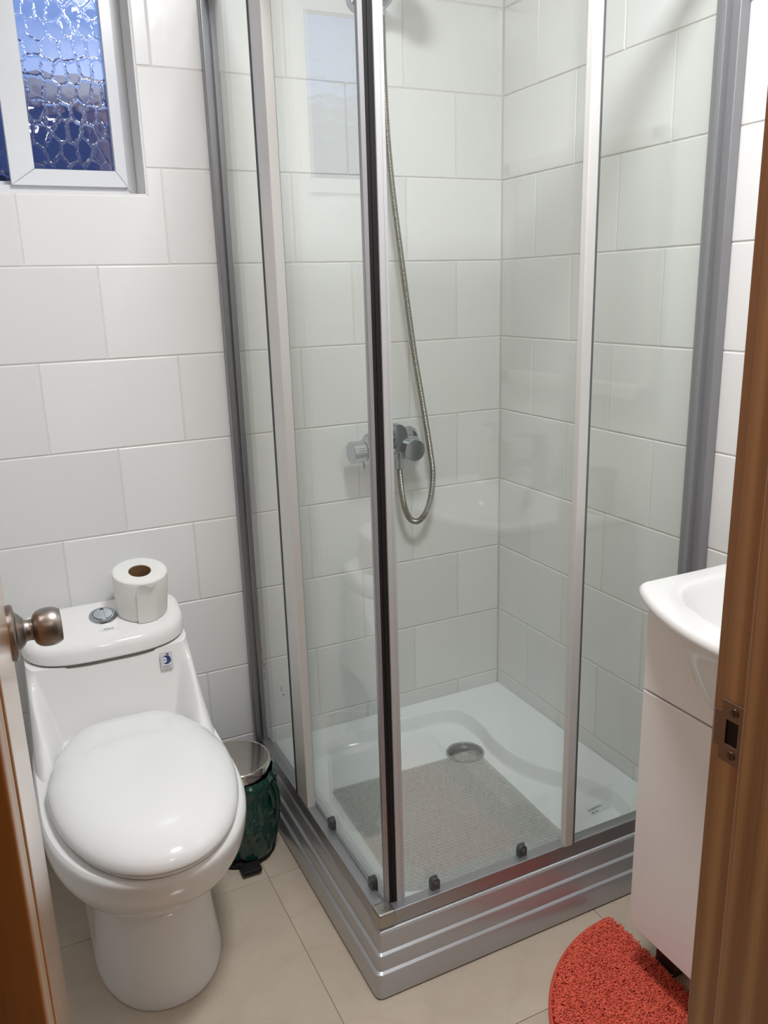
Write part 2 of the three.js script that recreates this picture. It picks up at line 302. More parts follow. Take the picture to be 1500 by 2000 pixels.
// ---------------------------------------------------------------- toilet
const TX = -1.127;
function dOutline(zb, zf, hw, frontLen, nf = 2.2, nb = 5, N = 96, waist = 1) { // D-shaped plan: round front, boxy back
  const zm = zf - frontLen, out = [];
  for (let i = 0; i < N; i++) { const t = i / N * Math.PI * 2, c = Math.cos(t), s = Math.sin(t);
    const n = s >= 0 ? nf : nb, L = s >= 0 ? frontLen : zm - zb;
    out.push([hw * Math.sign(c) * Math.pow(Math.abs(c), 2 / n) * (s < 0 ? mix(1, waist, Math.pow(-s, 2)) : 1), zm + L * Math.sign(s) * Math.pow(Math.abs(s), 2 / n)]); }
  return out;
}
{
  const t = thing('toilet', 'white one-piece ceramic toilet with closed lid between door and shower', 'toilet', [TX, 0, 0]);
  const ring = (o, y) => o.map(([x, z]) => [x, y, z]);
  const B = [[0, .06, .592, .124, .20], [.006, .058, .596, .127, .20], [.05, .06, .592, .122, .20], [.12, .06, .588, .117, .20], [.19, .06, .596, .118, .20], [.225, .06, .606, .126, .21], [.242, .055, .622, .140, .23], [.262, .05, .652, .160, .26], [.29, .045, .683, .176, .28], [.32, .04, .707, .186, .29], [.35, .035, .724, .190, .30], [.375, .03, .733, .190, .30], [.388, .03, .735, .188, .30], [.396, .034, .731, .184, .30]];
  const bowl = loft(dense(B).map(([y, zb, zf, hw, fl]) => ring(dOutline(zb, zf, hw, fl, 2.15, 4.5, 140), y)), true, true, 0.8);
  // tank body: front face hollowed between two wings that sweep forward to the bowl
  const rows = [], NX = 150, under = (z) => .5955 - .26 * (z - .01);
  for (let j = 0; j <= 60; j++) {
    const f = j / 60, r = [], hw = mix(.1875, .1725, Math.pow(f, .8)), zc = mix(.205, .171, f), wing = mix(.235, .0, Math.pow(f, .9)), a0 = mix(.56, .90, f);
    for (let i = 0; i <= NX; i++) { const u = i / NX * 2 - 1, a = Math.pow(Math.abs(u), .8), x = hw * Math.sign(u) * a;
      const w = sstep(a0, a0 + .16, a) * wing, z = zc + w - (a > .90 ? Math.pow((a - .90) / .10, 2.4) * mix(.05, .022, f) : 0) - .014 * f * a * a;
      r.push([x, mix(.345, under(z), f), z]); }
    for (const [x, z] of [[hw, .03], [hw * .9, .012], [-hw * .9, .012], [-hw, .03]]) r.push([x, mix(.345, under(z), f), z]);
    rows.push(r);
  }
  const tank = loft(rows, true, true, 1.0);
  mesh('body', [bowl, tank], white, t);
  const coverPlan = (k) => { const o = []; const N = 132; for (let i = 0; i < N; i++) { const a = i / N * Math.PI * 2, c = Math.cos(a), s = Math.sin(a); const n = s >= 0 ? 3.1 : 4;
    o.push([(.1775 - k) * Math.sign(c) * Math.pow(Math.abs(c), 2 / n), .07 + (s >= 0 ? .107 - k : .062 - k) * Math.sign(s) * Math.pow(Math.abs(s), 2 / n)]); } return o; };
  const slope = (z) => -.26 * (z - .01);
  const cov = dense([[-.040, .012], [-.0395, .003], [-.037, .0005], [-.033, 0], [-.018, .0006], [-.009, .0035], [-.004, .008], [-.001, .015], [.0002, .024], [.0006, .05]], 3).map(([y, k]) => coverPlan(k).map(([x, z]) => [x, .640 + y + slope(z), z]));
  mesh('tank_lid', loft(cov, true, true, 0.5), white, t);
  mesh('tank_seam', loft([[-.048, .0045], [-.039, .0045]].map(([y, k]) => coverPlan(k).map(([x, z]) => [x, .640 + y + slope(z), z]))), S(0x77746f, .8), t);
  // seat and lid
  const lidBase = (() => { const o = [], N = 120, zm = .425; for (let i = 0; i < N; i++) { const a = i / N * Math.PI * 2, c = Math.cos(a), s = Math.sin(a), n = s >= 0 ? 2.12 : 5.5, zf = Math.pow(Math.abs(s), 2 / n);
    o.push([.1735 * Math.sign(c) * Math.pow(Math.abs(c), 2 / n) * (s < 0 ? mix(1, .60, Math.pow(zf, 1.5)) : 1), zm + (s >= 0 ? .318 : .212) * Math.sign(s) * zf]); } return o; })();
  const lidPlan = (k) => { const f = 1 - k / .1735; return lidBase.map(([x, z]) => [x * f + .003, .455 + (z - .455) * (1 - k / .27)]); };
  mesh('seat', loft([[.398, .012], [.400, .008], [.406, .006], [.409, .009]].map(([y, k]) => ring(lidPlan(k), y)), true, true, .5), seatMat, t);
  mesh('seat_lid', loft(dense([[.4095, .012], [.4105, .004], [.413, .0006], [.416, 0], [.4215, .0010], [.4290, .0045], [.4370, .0125], [.4450, .026], [.4510, .043], [.4550, .063], [.4572, .09], [.4582, .125], [.4584, .165]]).map(([y, k]) => ring(lidPlan(k), y)), true, true, .6), seatMat, t);
  // flush button on the sloping cover
  const b = new THREE.Group(); b.name = 'flush_button'; t.add(b); b.position.set(.002, .6408 + slope(.080), .080); b.rotation.x = Math.atan(.26);
  mesh('ring', creased(lathe([[.0, 0], [.031, 0], [.030, .003], [.026, .0052], [.0225, .0055], [.0215, .0035], [0, .0035]], 56), .6), chrome, b);
  const half = (s) => { const sh = new THREE.Shape(); sh.absarc(0, 0, .0205, s > 0 ? -1.35 : 1.79, s > 0 ? 1.35 : 4.49, false); return new THREE.ExtrudeGeometry(sh, { depth: .0022, bevelEnabled: true, bevelSize: .0005, bevelThickness: .0005, bevelSegments: 2, curveSegments: 24 }).rotateX(-Math.PI / 2).translate(0, .0038, 0); };
  mesh('button', half(1), chrome, b); mesh('button', half(-1), chrome, b);
  // maker's mark on the cover and the water label on the tank front
  const cv = document.createElement('canvas'); cv.width = 256; cv.height = 64; let x = cv.getContext('2d'); x.fillStyle = '#efeeec'; x.fillRect(0, 0, 256, 64); x.fillStyle = '#3c3e42'; x.font = 'italic bold 50px sans-serif'; x.fillText('Alban', 44, 50);
  const lt = new THREE.CanvasTexture(cv); lt.colorSpace = THREE.SRGBColorSpace;
  const logo = mesh('printed_mark', new THREE.PlaneGeometry(.042, .0105).rotateX(-Math.PI / 2), P(0xffffff, .1, { map: lt }), t); logo.rotation.x = Math.atan(.26); logo.position.set(.008, .6412 + slope(.131), .131);
  const c2 = document.createElement('canvas'); c2.width = 256; c2.height = 340; x = c2.getContext('2d'); x.fillStyle = '#d9dbdd'; x.fillRect(0, 0, 256, 340); x.strokeStyle = '#a9abae'; x.lineWidth = 6; x.strokeRect(4, 4, 248, 332);
  x.fillStyle = '#39406e'; x.beginPath(); x.arc(128, 150, 92, 0, 7); x.fill(); x.beginPath(); x.moveTo(120, 30); x.lineTo(190, 20); x.lineTo(180, 70); x.fill(); x.beginPath(); x.moveTo(200, 170); x.lineTo(238, 178); x.lineTo(190, 225); x.fill();
  x.fillStyle = '#dfe4ee'; x.beginPath(); x.ellipse(88, 150, 48, 62, 0, 0, 7); x.fill(); x.fillStyle = '#4b557f'; x.fillRect(58, 142, 62, 16); x.fillStyle = '#5a6a5c'; x.fillRect(150, 175, 46, 26);
  x.fillStyle = '#6d6f72'; x.font = 'bold 26px sans-serif'; x.fillText('AGUA', 96, 32); x.fillRect(30, 272, 196, 9); x.fillRect(30, 292, 150, 7); x.fillRect(30, 308, 176, 7);
  const st = new THREE.CanvasTexture(c2); st.colorSpace = THREE.SRGBColorSpace;
  t.userData.labelTex = undefined; delete t.userData.labelTex;
  const lab = mesh('water_label', new THREE.PlaneGeometry(.027, .038, 6, 6), P(0xffffff, .25, { map: st }), t); lab.position.set(.116, .526, .1785); lab.rotation.set(-.14, .05, 0);
}
// toilet paper
{
  const r = thing('toilet_roll', 'white toilet paper roll standing on end on the toilet tank', 'toilet paper', [-1.038, .6222, .083]); r.rotation.x = Math.atan(.26);
  const prof = [[.0250, .002], [.050, 0], [.0540, .0015], [.0552, .006], [.0575, .055], [.0592, .100], [.0582, .1045], [.055, .106], [.0250, .1055], [.0247, .05]];
  const g = lathe(prof, 72); const p = g.attributes.position; for (let i = 0; i < p.count; i++) { const a = Math.atan2(p.getZ(i), p.getX(i)), R = Math.hypot(p.getX(i), p.getZ(i)), k = R > .03 ? 1 + .035 * Math.sin(2 * a + .8) + .012 * noise(a * 1.4, p.getY(i) * 30, 3) : 1; p.setX(i, p.getX(i) * k); p.setZ(i, p.getZ(i) * k); }
  mesh('paper', creased(g, .8), paperMat, r);
  mesh('core', creased(lathe([[.0248, .001], [.0248, .1045], [.0236, .1045], [.0236, .001]], 40), .5), cardMat, r);
  const N = 20, M = 10, pos = [], idx = []; for (let j = 0; j <= M; j++) for (let i = 0; i <= N; i++) { const a = 1.15 + i / N * .75, yy = .001 + .102 * j / M, lift = .0012 + .004 * sstep(.1, 0, i / N) + (j > 7 ? .006 * Math.pow((j - 7) / 3, 2) * Math.sin(i / N * 3.1) : 0); const R = (.0558 + .0036 * j / M) * (1 + .035 * Math.sin(-2 * a + .8 + 3.1416 * 0)) + lift; pos.push(Math.cos(a) * R, yy - (j > 8 ? .006 * Math.sin(i / N * 7) : 0), Math.sin(a) * R); }
  for (let j = 0; j < M; j++) for (let i = 0; i < N; i++) { const a = j * (N + 1) + i; idx.push(a, a + 1, a + N + 1, a + 1, a + N + 2, a + N + 1); }
  const sg = new THREE.BufferGeometry(); sg.setAttribute('position', new THREE.Float32BufferAttribute(pos, 3)); sg.setIndex(idx); sg.computeVertexNormals();
  const pm = S(0xf1f0ec, .95, { side: THREE.DoubleSide }); mesh('loose_sheet', sg, pm, r);
}
// pedal bin
{
  const b = thing('waste_bin', 'steel pedal bin wrapped in a green plastic bag beside the toilet', 'bin', [-.882, 0, .195]);
  mesh('bucket', creased(lathe([[0, .006], [.072, .006], [.076, .012], [.080, .10], [.081, .228], [0, .228]], 56), .6), S(0x2b2d2e, .5), b);
  mesh('base', creased(lathe([[0, 0], [.083, 0], [.085, .004], [.084, .014], [.078, .018], [0, .018]], 56), .6), blackRubber, b);
  mesh('rim', creased(lathe([[.078, .222], [.0855, .222], [.0868, .225], [.0868, .243], [.0855, .2465], [.083, .248], [.080, .246]], 64), .7), steel, b);
  mesh('lid', creased(lathe([[.0815, .244], [.080, .2475], [.060, .2490], [0, .2495]], 64), .6), S(0xc4c0ba, .10, { metalness: 1 }), b);
  const N = 150, M = 46, pos = [], idx = [];
  for (let j = 0; j <= M; j++) for (let i = 0; i <= N; i++) { const a = i / N * Math.PI * 2, f = j / M, y = mix(.030 + .010 * Math.sin(a * 3 + 1), .226 + .008 * Math.sin(a * 2.2 + 2), f);
    let R = .087 + .006 * Math.sin(f * 3.1) ; const cx = Math.cos(a) * 3, cz = Math.sin(a) * 3;
    R += .003 + .0065 * Math.abs(noise(cx * 1.4, y * 26 + 2, cz * 1.4)) + .005 * noise(cx * 2.6, y * 14, cz * 2.6) - .003 * Math.abs(noise(cx * 3.5 + y * 30, y * 10, cz * 3.5)) - .006 * sstep(.93, 1, f) + .006 * sstep(.78, .9, f) * sstep(1.2, .2, Math.abs(a - .75));
    R = Math.min(R, Math.cos(a) > .3 ? .098 / Math.max(Math.cos(a), .3) : 1);
    pos.push(Math.cos(a) * R, y, Math.sin(a) * R); }
  for (let j = 0; j < M; j++) for (let i = 0; i < N; i++) { const a = j * (N + 1) + i; idx.push(a, a + N + 1, a + 1, a + 1, a + N + 1, a + N + 2); }
  const g = new THREE.BufferGeometry(); g.setAttribute('position', new THREE.Float32BufferAttribute(pos, 3)); g.setIndex(idx); mesh('bin_liner', creased(g, .7), bagMat, b);
  mesh('bag_tail', [tube([[.07, .20, .055], [.082, .165, .055], [.084, .12, .052], [.080, .085, .05]], .008, 24, 8), tube([[.055, .205, .07], [.066, .17, .072], [.07, .135, .07]], .007, 20, 8)], bagMat, b);
  const pd = [box(.046, .012, .036, -.006, .014, .103, .004), box(.016, .008, .05, -.006, .012, .075, .002)]; mesh('pedal', pd, blackRubber, b);
}

// ---------------------------------------------------------------- shower tray
const TRX = -.780, TRZ = .766, TOP = .1445;                               // outer corner and rim height
const poly = (() => { // plan of the basin
  const c = new THREE.CatmullRomCurve3([[-.66, .078], [-.58, .062], [-.42, .060], [-.27, .063], [-.215, .076], [-.186, .115], [-.182, .20], [-.194, .29], [-.186, .38], [-.150, .46], [-.105, .515], [-.078, .575], [-.070, .64], [-.085, .678], [-.13, .688], [-.30, .690], [-.50, .690], [-.64, .686], [-.690, .660], [-.700, .60], [-.700, .40], [-.698, .20], [-.692, .11]].map(([x, z]) => new THREE.Vector3(x, 0, z)), true, 'centripetal');
  return c.getPoints(260).map((p) => [p.x, p.z]);
})();
function sdf(x, z) { let d = 9, inside = false; for (let i = 0, j = poly.length - 1; i < poly.length; j = i++) { const [x1, z1] = poly[j], [x2, z2] = poly[i]; const dx = x2 - x1, dz = z2 - z1, l = dx * dx + dz * dz, t = l ? Math.max(0, Math.min(1, ((x - x1) * dx + (z - z1) * dz) / l)) : 0; d = Math.min(d, Math.hypot(x - x1 - t * dx, z - z1 - t * dz)); if ((z1 > z) !== (z2 > z) && x < (x2 - x1) * (z - z1) / (z2 - z1) + x1) inside = !inside; } return inside ? -d : d; }
const DR = [-.262, .238];
const trayY = (x, z) => { const d = sdf(x, z); const w = Math.min(1, Math.max(0, (.0015 - d) / .0135)), f = mix(w, w * w * (3 - 2 * w), .55); return TOP - .039 * f - .0025 * sstep(-.02, -.30, d) - (f > .99 ? .0015 * sstep(.2, 0, Math.hypot(x - DR[0], z - DR[1])) : 0); };
{
  const t = thing('shower_tray', 'white square shower tray with stepped silver apron in the corner', 'shower tray');
  const x0 = TRX + .024, x1 = -.0005, z0 = .0005, z1 = TRZ - .024, NX = 310, NZ = 302, pos = [], idx = [], uv = [];
  for (let j = 0; j <= NZ; j++) for (let i = 0; i <= NX; i++) { const x = mix(x0, x1, i / NX), z = mix(z0, z1, j / NZ); pos.push(x, trayY(x, z), z); uv.push(x, z); }
  for (let j = 0; j < NZ; j++) for (let i = 0; i < NX; i++) { const x = mix(x0, x1, (i + .5) / NX), z = mix(z0, z1, (j + .5) / NZ); if (Math.hypot(x - DR[0], z - DR[1]) < .0455) continue; const a = j * (NX + 1) + i; idx.push(a, a + NX + 1, a + 1, a + 1, a + NX + 1, a + NX + 2); }
  const g = new THREE.BufferGeometry(); g.setAttribute('position', new THREE.Float32BufferAttribute(pos, 3)); g.setAttribute('uv', new THREE.Float32BufferAttribute(uv, 2)); g.setIndex(idx); g.computeVertexNormals();
  mesh('basin', g, acrylic, t);
  const d = new THREE.Group(); d.name = 'drain'; d.position.set(DR[0], trayY(...DR) + .0022, DR[1]); t.add(d);
  mesh('flange', creased(lathe([[.0515, -.006], [.0515, 0], [.0495, .0012], [.0465, .0012], [.0448, -.0006], [.0440, -.004], [.0432, -.026], [0, -.026]], 64), .6), S(0xa9aeaf, .32, { metalness: .35 }), d);
  mesh('cap', creased(lathe([[0, -.0125], [.020, -.0130], [.032, -.0150], [.0375, -.0178], [.0390, -.021], [.0390, -.0255], [0, -.0255]], 56), .6), S(0xd3d6d6, .12, { metalness: .9 }), d);
  // apron: a stepped profile swept round the two open sides
  const prof = [[0, .004], [0, .052], [.0015, .0565], [.005, .0590], [.0068, .0600], [.0072, .064], [.0074, .088], [.0088, .0925], [.0122, .0950], [.0140, .0960], [.0144, .100], [.0146, .129], [.0155, .1350], [.0178, .1388], [.0215, .1408], [.030, TOP - .0002], [.040, TOP - .0002], [.040, .004]];
  const corner = (k, a) => { const rho = Math.max(.014 - k * .7, .003); return [TRX + k + rho - rho * Math.cos(a), TRZ - k - rho + rho * Math.sin(a)]; };
  const rings = [prof.map(([k, y]) => [TRX + k, y, 0])];
  for (let i = 0; i <= 10; i++) rings.push(prof.map(([k, y]) => { const [x, z] = corner(k, i / 10 * Math.PI / 2); return [x, y, z]; }));
  rings.push(prof.map(([k, y]) => [0, y, TRZ - k]));
  mesh('apron', loft(rings, true, true, .35), silverPaint, t);
  const c = document.createElement('canvas'); c.width = 256; c.height = 96; const q = c.getContext('2d'); q.fillStyle = '#e6eaea'; q.fillRect(0, 0, 256, 96); q.fillStyle = '#40484a'; q.font = 'bold 30px sans-serif'; q.fillText('A ANTIDESL.', 20, 40); q.fillText('80 cm', 20, 82);
  const ct = new THREE.CanvasTexture(c); ct.colorSpace = THREE.SRGBColorSpace;
  const pr = mesh('printed_mark', new THREE.PlaneGeometry(.064, .024).rotateX(-Math.PI / 2), P(0xffffff, .2, { map: ct }), t); pr.position.set(-.112, trayY(-.112, .602) + .0006, .602); pr.rotation.y = .10;
}
// clear bubble mat in the shower
{
  const cx = -.449, cz = .452, hx = .210, hz = .216, N = 60;
  const t = thing('shower_mat', 'clear bubbled anti-slip mat lying in the shower tray', 'shower mat', [cx, 0, cz], -.03);
  const world = (x, z) => [cx + Math.cos(-.03) * x + Math.sin(-.03) * z, cz - Math.sin(-.03) * x + Math.cos(-.03) * z];
  const Yat = (x, z) => { const [a, b] = world(x, z); return trayY(a, b) + .0016 + .0006 * noise(a * 14, b * 14, 2) + (Math.hypot(a - DR[0], b - DR[1]) < .058 ? .0032 : 0); };
  const pos = [], idx = []; for (let s = 0; s < 2; s++) for (let j = 0; j <= N; j++) for (let i = 0; i <= N; i++) { const x = mix(-hx, hx, i / N), z = mix(-hz, hz, j / N); pos.push(x, Yat(x, z) + s * .0016, z); }
  const K = (N + 1) * (N + 1); const skip = (i, j) => { const x = mix(-hx, hx, (i + .5) / N), z = mix(-hz, hz, (j + .5) / N); return Math.abs(x) > hx - .02 && Math.abs(z) > hz - .02 && Math.hypot(Math.abs(x) - hx + .02, Math.abs(z) - hz + .02) > .021; };
  for (let j = 0; j < N; j++) for (let i = 0; i < N; i++) { if (skip(i, j)) continue; const a = j * (N + 1) + i, b = a + K; idx.push(a, a + 1, a + N + 1, a + 1, a + N + 2, a + N + 1, b, b + N + 1, b + 1, b + 1, b + N + 1, b + N + 2); }
  const g = new THREE.BufferGeometry(); g.setAttribute('position', new THREE.Float32BufferAttribute(pos, 3)); g.setIndex(idx); g.computeVertexNormals(); mesh('sheet', g, pvc, t);
  const dome = new THREE.SphereGeometry(.0042, 10, 5, 0, Math.PI * 2, 0, Math.PI / 2).scale(1, .62, 1), list = [];
  for (let j = 0; ; j++) { const z = -hz + .010 + j * .0105; if (z > hz - .008) break; for (let i = 0; ; i++) { const x = -hx + .010 + i * .0122 + (j & 1) * .0061; if (x > hx - .008) break; if (skip(Math.floor((x + hx) / (2 * hx) * N), Math.floor((z + hz) / (2 * hz) * N))) continue; list.push([x, Yat(x, z) + .0015, z]); } }
  const im = new THREE.InstancedMesh(dome, pvcDome, list.length); const m4 = new THREE.Matrix4(); list.forEach((p, i) => im.setMatrixAt(i, m4.makeTranslation(...p))); im.name = 'bubbles'; im.userData.kind = 'stuff'; shade(im); t.add(im);
}

// ---------------------------------------------------------------- shower enclosure
{
  const t = thing('shower_enclosure', 'corner shower enclosure of clear sliding glass in silver frames', 'shower screen');
  const H = 1.957, Y0 = TOP + .0005, GX = -.7510, GZ = .7395, RT = .030;     // outer glass planes
  mesh('wall_profile', [span(-.777, -.748, Y0, H, .0005, .022, .003), span(-.760, -.748, Y0, H, .018, .034, .002)], S(0x94969a, .30, { metalness: .8 }), t);
  mesh('wall_profile', [span(-.024, -.0005, Y0, H, GZ - .014, GZ + .028, .0025), span(-.040, -.022, Y0, H, GZ - .012, GZ + .010, .001)], S(0x97989b, .42, { metalness: .5 }), t);
  // bottom rails, top rails and corner pieces
  const railL = [span(-.7625, -.740, Y0 - .003, Y0 + RT, .02, GZ - .01, .0025)], railF = [span(-.742, -.02, Y0 - .003, Y0 + RT, GZ - .018, GZ + .0065, .0025)];
  mesh('bottom_rail', [...railL, span(-.745, -.724, Y0, Y0 + .012, .02, GZ - .02, .002)], alu, t); mesh('bottom_rail', [...railF, span(-.72, -.02, Y0, Y0 + .010, GZ - .030, GZ - .010, .002)], alu, t);
  mesh('track_lip', [span(-.7415, -.7395, Y0 + RT - .002, Y0 + RT + .006, .30, .70, .0006)], chrome, t);
  mesh('top_rail', [span(-.768, -.730, H - .028, H, .0, GZ + .015, .003)], alu, t); mesh('top_rail', [span(-.768, 0, H - .028, H, GZ - .024, GZ + .014, .003)], alu, t);
  mesh('corner_bracket', [span(-.7645, -.726, Y0 - .0025, Y0 + RT + .0015, GZ - .028, GZ + .0085, .006)], S(0xa8a49c, .28, { metalness: .9 }), t);
  mesh('corner_bracket', [span(-.772, -.722, H - .030, H + .002, GZ - .030, GZ + .018, .005)], S(0xa8a49c, .28, { metalness: .9 }), t);
  mesh('bracket_screw', [cyl(.004, .002, 'y', -.747, Y0 + RT + .002, GZ - .006, .004, 16, .0005)], chrome, t);
  // fixed panes with their free-edge stiles
  const paneY0 = Y0 + RT - .004, paneY1 = H - .015;
  mesh('fixed_panel', span(GX - .0025, GX + .0025, paneY0, paneY1, .026, .300, 0), glassMat, t);
  mesh('stile', [span(GX - .010, GX + .010, paneY0, paneY1,   .296, .364, .0022)], aluWhite, t); mesh('stile_seal', [span(GX - .0115, GX + .007, paneY0, paneY1, .289, .2965, .001)], S(0x3e4446, .5), t);
  mesh('fixed_panel', span(-.306, -.03, paneY0, paneY1, GZ - .0025, GZ + .0025, 0), glassMat, t);
  mesh('stile', [span(-.328, -.3065, paneY0, paneY1, GZ - .008, GZ + .008, .0022)], aluWhite, t); mesh('stile_seal', [span(-.307, -.302, paneY0, paneY1, GZ - .006, GZ + .0075, .001)], S(0x5b6060, .5), t);
  // sliding leaves
  const IX = GX + .020, IZ = GZ - .020;
  const roller = (o, x, y, z, turn) => { const r = new THREE.Group(); r.name = 'roller'; r.position.set(x, y, z); r.rotation.y = turn; o.add(r);
    const s = new THREE.Shape(); s.moveTo(-.0085, -.014); s.lineTo(.0085, -.014); s.lineTo(.0085, .006); s.absarc(0, .006, .0085, 0, Math.PI, false);
    mesh('roller_body', new THREE.ExtrudeGeometry(s, { depth: .011, bevelEnabled: true, bevelSize: .001, bevelThickness: .001, bevelSegments: 2 }).translate(0, 0, -.002), darkPlastic, r);
    mesh('release_button', [cyl(.0035, .007, 'y', .003, .0165, .004, .003, 16), cyl(.0045, .002, 'z', 0, .005, .0105, .0045, 16)], S(0x5c6063, .35), r); };
  const dl = new THREE.Group(); dl.name = 'sliding_door'; t.add(dl);
  mesh('glass', span(IX - .0025, IX + .0025, Y0 + .020, H - .015, .315, .716, 0), glassMat, dl);
  mesh('edge_profile', [span(IX - .006, IX + .004, Y0 + .016, H - .015, .712, .7215, .0015)], alu, dl);
  mesh('edge_profile', [span(IX - .007, IX + .007, Y0 + .016, H - .015, .308, .318, .0015)], alu, dl);
  mesh('magnetic_seal', [span(IX + .0025, IX + .0088, Y0 + .016, H - .015, .7195, .7225, .0008)], blackRubber, dl);
  for (const z of [.455, .668]) roller(dl, IX - .004, Y0 + .040, z, -Math.PI / 2);
  const df = new THREE.Group(); df.name = 'sliding_door'; t.add(df);
  mesh('glass', span(-.706, -.296, Y0 + .020, H - .015, IZ - .0025, IZ + .0025, 0), glassMat, df);
  mesh('edge_profile', [span(-.7145, -.7040, Y0 + .016, H - .015, IZ - .006, IZ + .008, .0015), span(-.7035, -.697, Y0 + .016, H - .015, IZ - .004, IZ + .006, .001)], S(0xc3c4c6, .42, { metalness: .35 }), df);
  mesh('edge_profile', [span(-.300, -.290, Y0 + .016, H - .015, IZ - .007, IZ + .007, .0015)], alu, df);
  mesh('magnetic_seal', [span(-.7228, -.7145, Y0 + .016, H - .015, IZ - .001, IZ + .0050, .001)], blackRubber, df);
  for (const x of [-.632, -.424]) roller(df, x, Y0 + .040, IZ + .004, 0);
  // a torn printed sticker low on the side pane
  const ink = S(0xa5332c, .6), dark = S(0x55605c, .6), k = GX - .0031;
  const dash = (y, z, l, a) => new THREE.BoxGeometry(.0004, .0022, l).rotateX(a).translate(k, y, z);
  for (const d of [[.452, .052, .030, .75], [.405, .060, .026, .85], [.412, .074, .012, -.5]]) mesh('sticker', dash(...d), ink, t);
  for (const d of [[.376, .066, .022, 1.1], [.40, .20, .012, 1.2], [.392, .215, .014, -.4]]) mesh('sticker', dash(...d), dark, t);
}

// ---------------------------------------------------------------- shower fittings
{
  const t = thing('shower_mixer', 'chrome wall mixer with round knobs and lever inside the shower', 'mixer', [0, 0, 0]);
  // centre body with the lever, a thin pipe to the left stub, the round outlet cap on the right
  mesh('flange', [cyl(.031, .012, 'z', -.294, .936, .006, .024), cyl(.016, .04, 'z', -.300, .932, .03)], chrome, t);
  mesh('flange', [cyl(.029, .012, 'z', -.404, .932, .006, .024), cyl(.016, .06, 'z', -.404, .928, .036)], chrome, t);
  mesh('body', [cyl(.0085, .11, 'x', -.405, .918, .066), cyl(.022, .036, 'z', -.338, .925, .052), cyl(.019, .04, 'y', -.352, .915, .060), cyl(.011, .03, 'y', -.352, .884, .060)], chrome, t);
  const cap = new THREE.Group(); cap.name = 'knob'; cap.position.set(-.322, .920, .058); cap.rotation.y = -.03; cap.rotation.x = .03; t.add(cap);
  mesh('knob_body', [cyl(.0262, .022, 'z', 0, 0, .004), cyl(.0235, .006, 'z', 0, 0, .017)], chrome, cap); mesh('knob_cap', [cyl(.0285, .020, 'z', 0, 0, .0285)], chrome, cap); mesh('knob_groove', [cyl(.0246, .005, 'z', 0, 0, .0165)], S(0x2a2d2e, .4), cap);
  const kn = new THREE.Group(); kn.name = 'knob'; kn.position.set(-.432, .928, .072); kn.rotation.y = -1.53; t.add(kn);
  mesh('knob_body', [cyl(.0268, .050, 'z', 0, 0, 0)], chrome, kn); mesh('knob_groove', [cyl(.0252, .006, 'z', 0, 0, .026)], S(0x1b1d1e, .4), kn); mesh('knob_cap', [cyl(.0278, .034, 'z', 0, 0, .045)], chrome, kn); mesh('pointer', [cyl(.0016, .022, 'y', 0, -.034, .026, .0022, 10)], S(0x5c5f60, .3, { metalness: 1 }), kn);
  // lever: a curved plate rising from the body and ending in a point
  const s = new THREE.Shape(); s.moveTo(.000, -.036); s.lineTo(.016, -.034); s.bezierCurveTo(.030, -.02, .033, .006, .022, .022); s.bezierCurveTo(.014, .031, .002, .036, -.012, .036); s.lineTo(-.031, .0375); s.lineTo(-.031, .0345); s.lineTo(-.016, .0315); s.bezierCurveTo(-.018, .01, -.016, -.02, -.010, -.036);
  mesh('lever', new THREE.ExtrudeGeometry(s, { depth: .012, bevelEnabled: true, bevelSize: .002, bevelThickness: .003, bevelSegments: 3, curveSegments: 20 }).scale(.72, 1, 1.6).translate(-.356, .952, .056), chrome, t);
}
{
  const pts = [[-.352, .872, .060], [-.350, .845, .060], [-.3445, .800, .058], [-.332, .748, .054], [-.314, .721, .050], [-.293, .714, .048], [-.271, .731, .047], [-.252, .775, .046], [-.2445, .840, .046], [-.2520, .905, .046], [-.271, 1.02, .047], [-.296, 1.16, .049], [-.330, 1.40, .052], [-.351, 1.55, .056], [-.364, 1.68, .060], [-.371, 1.80, .065], [-.3745, 1.915, .070]];
  const t = thing('shower_hose', 'ribbed metal shower hose hanging in a loop below the mixer', 'hose');
  const c = new THREE.CatmullRomCurve3(pts.map((p) => new THREE.Vector3(...p)), false, 'centripetal'), seg = 2200, g = new THREE.TubeGeometry(c, seg, 1, 10, false), p = g.attributes.position;
  c.arcLengthDivisions = 1500; const L = c.getLength();
  for (let i = 0; i <= seg; i++) { const ctr = c.getPointAt(i / seg), r = .0076 + .0007 * Math.sin(i / seg * L / .0042 * 6.283); for (let k = 0; k <= 10; k++) { const n = i * 11 + k; const x = p.getX(n) - ctr.x, y = p.getY(n) - ctr.y, z = p.getZ(n) - ctr.z; p.setXYZ(n, ctr.x + x * r, ctr.y + y * r, ctr.z + z * r); } }
  g.computeVertexNormals(); mesh('hose', g, hoseMat, t);
  mesh('hose_nut', [cyl(.0095, .024, 'y', -.352, .880, .060, .0085)], chrome, t); mesh('hose_nut', [cyl(.0085, .028, 'y', -.375, 1.928, .071, .0105)], chrome, t);
}
{
  const t = thing('hand_shower', 'chrome hand shower held in its wall clip above the hose', 'shower head');
  const dir = new THREE.Vector3(.035, .055, .11).normalize(), o = new THREE.Vector3(-.375, 1.942, .071);
  const pt = (k) => o.clone().addScaledVector(dir, k).toArray();
  mesh('handle', [tube([pt(0), pt(.04), pt(.08), pt(.125)], .0125, 30, 20)], chrome, t);
  const head = creased(lathe([[0, .03], [.016, .03], [.036, .014], [.043, .004], [.043, -.004], [.040, -.006], [0, -.006]], 48), .7); const hm = mesh('head', head, chrome, t); hm.position.set(...pt(.135)); hm.rotation.set(.85, 0, -.2);
}
